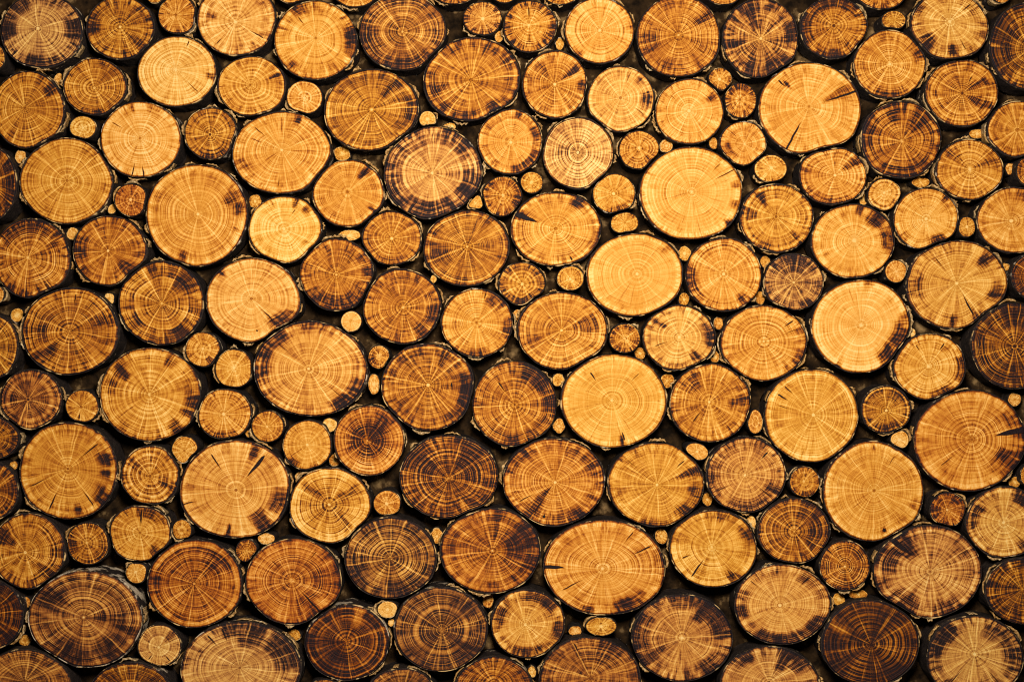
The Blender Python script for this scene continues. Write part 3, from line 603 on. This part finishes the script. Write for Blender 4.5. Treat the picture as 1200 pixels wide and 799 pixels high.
def flake(d, a, out, rng, root, k, y0, tilt, rm):
    na, nd = 9, 6
    span = rng.uniform(3.0, 11.0) / rm; dl = rng.uniform(5, 22)
    aa = a + np.linspace(-1, 1, na) * span; dd = np.linspace(0, 1, nd)
    prof = np.clip(np.sin(np.linspace(0.0, math.pi, na)) ** rng.uniform(.35, .9), 0.0, 1) * (1 + .35 * rng.normal(size=na))
    prof = np.clip(prof, .05, 1.4)
    R = per(d['R'], aa) * k
    front = y0 + rng.uniform(.0, 2.5) + .8 * rng.normal(size=na)
    pts = []
    for layer in (0, 1):
        for v in dd:
            lift = out * prof * (1 - .75 * v) + .5
            r = R + .3 + lift - layer * np.minimum(1.3 + .4 * out, lift * .8)
            y = front + v * dl * (1 + .15 * np.sin(np.arange(na) * 1.7)) + layer * .4
            x, z = r * np.cos(aa), r * np.sin(aa)
            pts.append(np.stack([x, y + tilt[0] * x + tilt[1] * z, z], 1))
    co = np.concatenate(pts) * S
    q = []
    I = lambda l, r, c: (l * nd + r) * na + c
    for r in range(nd - 1):
        for c in range(na - 1):
            q.append((I(0, r, c), I(0, r, c + 1), I(0, r + 1, c + 1), I(0, r + 1, c)))
            q.append((I(1, r, c), I(1, r + 1, c), I(1, r + 1, c + 1), I(1, r, c + 1)))
    for c in range(na - 1):
        q.append((I(0, 0, c), I(1, 0, c), I(1, 0, c + 1), I(0, 0, c + 1)))
        q.append((I(0, nd - 1, c), I(0, nd - 1, c + 1), I(1, nd - 1, c + 1), I(1, nd - 1, c)))
    for r in range(nd - 1):
        q.append((I(0, r, 0), I(0, r + 1, 0), I(1, r + 1, 0), I(1, r, 0)))
        q.append((I(0, r, na - 1), I(1, r, na - 1), I(1, r + 1, na - 1), I(0, r + 1, na - 1)))
    o = build('bark_flake', co, np.array(q), None, M_FLAKE, {'lip': np.tile([0, rng.uniform(0, 1) ** 1.5, 0], (len(co), 1))}, root)

# ------------------------------------------------------------------ labels
LM = [d for d in L if d['lm']]
def direction(fr, to):
    v = to['c'] - fr['c']; a = math.degrees(math.atan2(-v[1], v[0])) % 360
    return ['right of', 'above right of', 'above', 'above left of', 'left of', 'below left of', 'below', 'below right of'][int((a + 22.5) // 45) % 8]
def edge_phrase(d):
    x, y = d['c']; o = []
    if x - d['rx'] < -3: o.append(('left', d['rx'] - x))
    if x + d['rx'] > W0 + 3: o.append(('right', x + d['rx'] - W0))
    if y - d['ry'] < -3: o.append(('top', d['ry'] - y))
    if y + d['ry'] > H0 + 3: o.append(('bottom', y + d['ry'] - H0))
    return max(o, key=lambda q: q[1])[0] if o else None
OVERRIDE = {'A1': 'pale hearted slice with black streaked rim in the top left corner'}
def make_labels():
    used = {}
    for d in L:
        d['name'] = 'twig_end' if d['twig'] else ('twig_slice' if d['rm'] < 18 else 'log_slice')
        d['cat'] = {'twig_end': 'twig end', 'twig_slice': 'twig slice', 'log_slice': 'log slice'}[d['name']]
        d['group'] = {'twig_end': 'twig ends sunk deep in the gaps', 'twig_slice': 'small twig slices filling gaps', 'log_slice': 'log slices covering the wall'}[d['name']]
        base = d['desc']
        if d['twig']: base = ('pale' if d['look'][0] < .27 else 'tan' if d['look'][0] < .42 else 'brown') + ' twig end deep in gap'
        if d['lm'] and not edge_phrase(d): d['label'] = base; used.setdefault(base, []).append(d); continue
        c = [m for m in LM if m is not d]
        c.sort(key=lambda m: np.hypot(*(m['c'] - d['c'])) - m['rm'])
        e = edge_phrase(d)
        for m in c[:5]:
            lab = base + (' at %s edge' % e if e else '') + ', ' + direction(m, d) + ' the ' + m['lm']
            if lab not in used: break
        if len(lab.split()) > 16 and e: lab = base + ', cut off by the %s edge' % e
        d['label'] = lab; used.setdefault(lab, []).append(d)
    for d in L:
        if d['id'] in OVERRIDE: d['label'] = OVERRIDE[d['id']]
make_labels()

# ------------------------------------------------------------------ build everything
for i, d in enumerate(L): make_slice(d, i)

# backing board behind all the slices
bw, bh, th = 900, 640, 24
bc = np.array([(x, y, z) for y in (DEPTH - 1.5, DEPTH + th) for x, z in ((-bw, -bh), (bw, -bh), (bw, bh), (-bw, bh))], float) * S
bq = np.array([(0, 1, 2, 3), (4, 7, 6, 5), (0, 4, 5, 1), (1, 5, 6, 2), (2, 6, 7, 3), (3, 7, 4, 0)])
b = build('backing_wall', bc, bq, None, M_BOARD, {}, None)
b.data.polygons.foreach_set('use_smooth', np.zeros(6, bool)); b['kind'] = 'structure'

# ------------------------------------------------------------------ light
sc = bpy.context.scene
def area(name, loc, target, size, energy, color):
    l = bpy.data.lights.new(name, 'AREA'); l.shape = 'DISK'; l.size = size; l.energy = energy; l.color = color
    o = bpy.data.objects.new(name, l); col.objects.link(o); o.location = loc
    from mathutils import Vector
    o.rotation_euler = (Vector(target) - Vector(loc)).to_track_quat('-Z', 'Y').to_euler()
    return o
area('lamp', (.055, -1.10, .245), (.02, 0, .0), .22, 21.0, (1.0, .93, .81))
w = bpy.data.worlds.new('World'); sc.world = w; w.use_nodes = True
w.node_tree.nodes['Background'].inputs[0].default_value = (.80, .70, .66, 1)
w.node_tree.nodes['Background'].inputs[1].default_value = .045

# ------------------------------------------------------------------ camera
cam = bpy.data.cameras.new('camera'); co = bpy.data.objects.new('camera', cam); col.objects.link(co)
co.location = (0, -DCAM * S, 0); co.rotation_euler = (math.radians(90), 0, 0)
cam.sensor_width = 36; cam.lens = 36 * DCAM / W0; cam.clip_start = .05; cam.clip_end = 50
cam.dof.use_dof = True; cam.dof.focus_distance = DCAM * S; cam.dof.aperture_fstop = 1.6
sc.camera = co
sc.cycles.filter_width = 1.05
sc.view_settings.view_transform = 'Standard'; sc.view_settings.look = 'None'
sc.view_settings.exposure = 0; sc.view_settings.gamma = 1
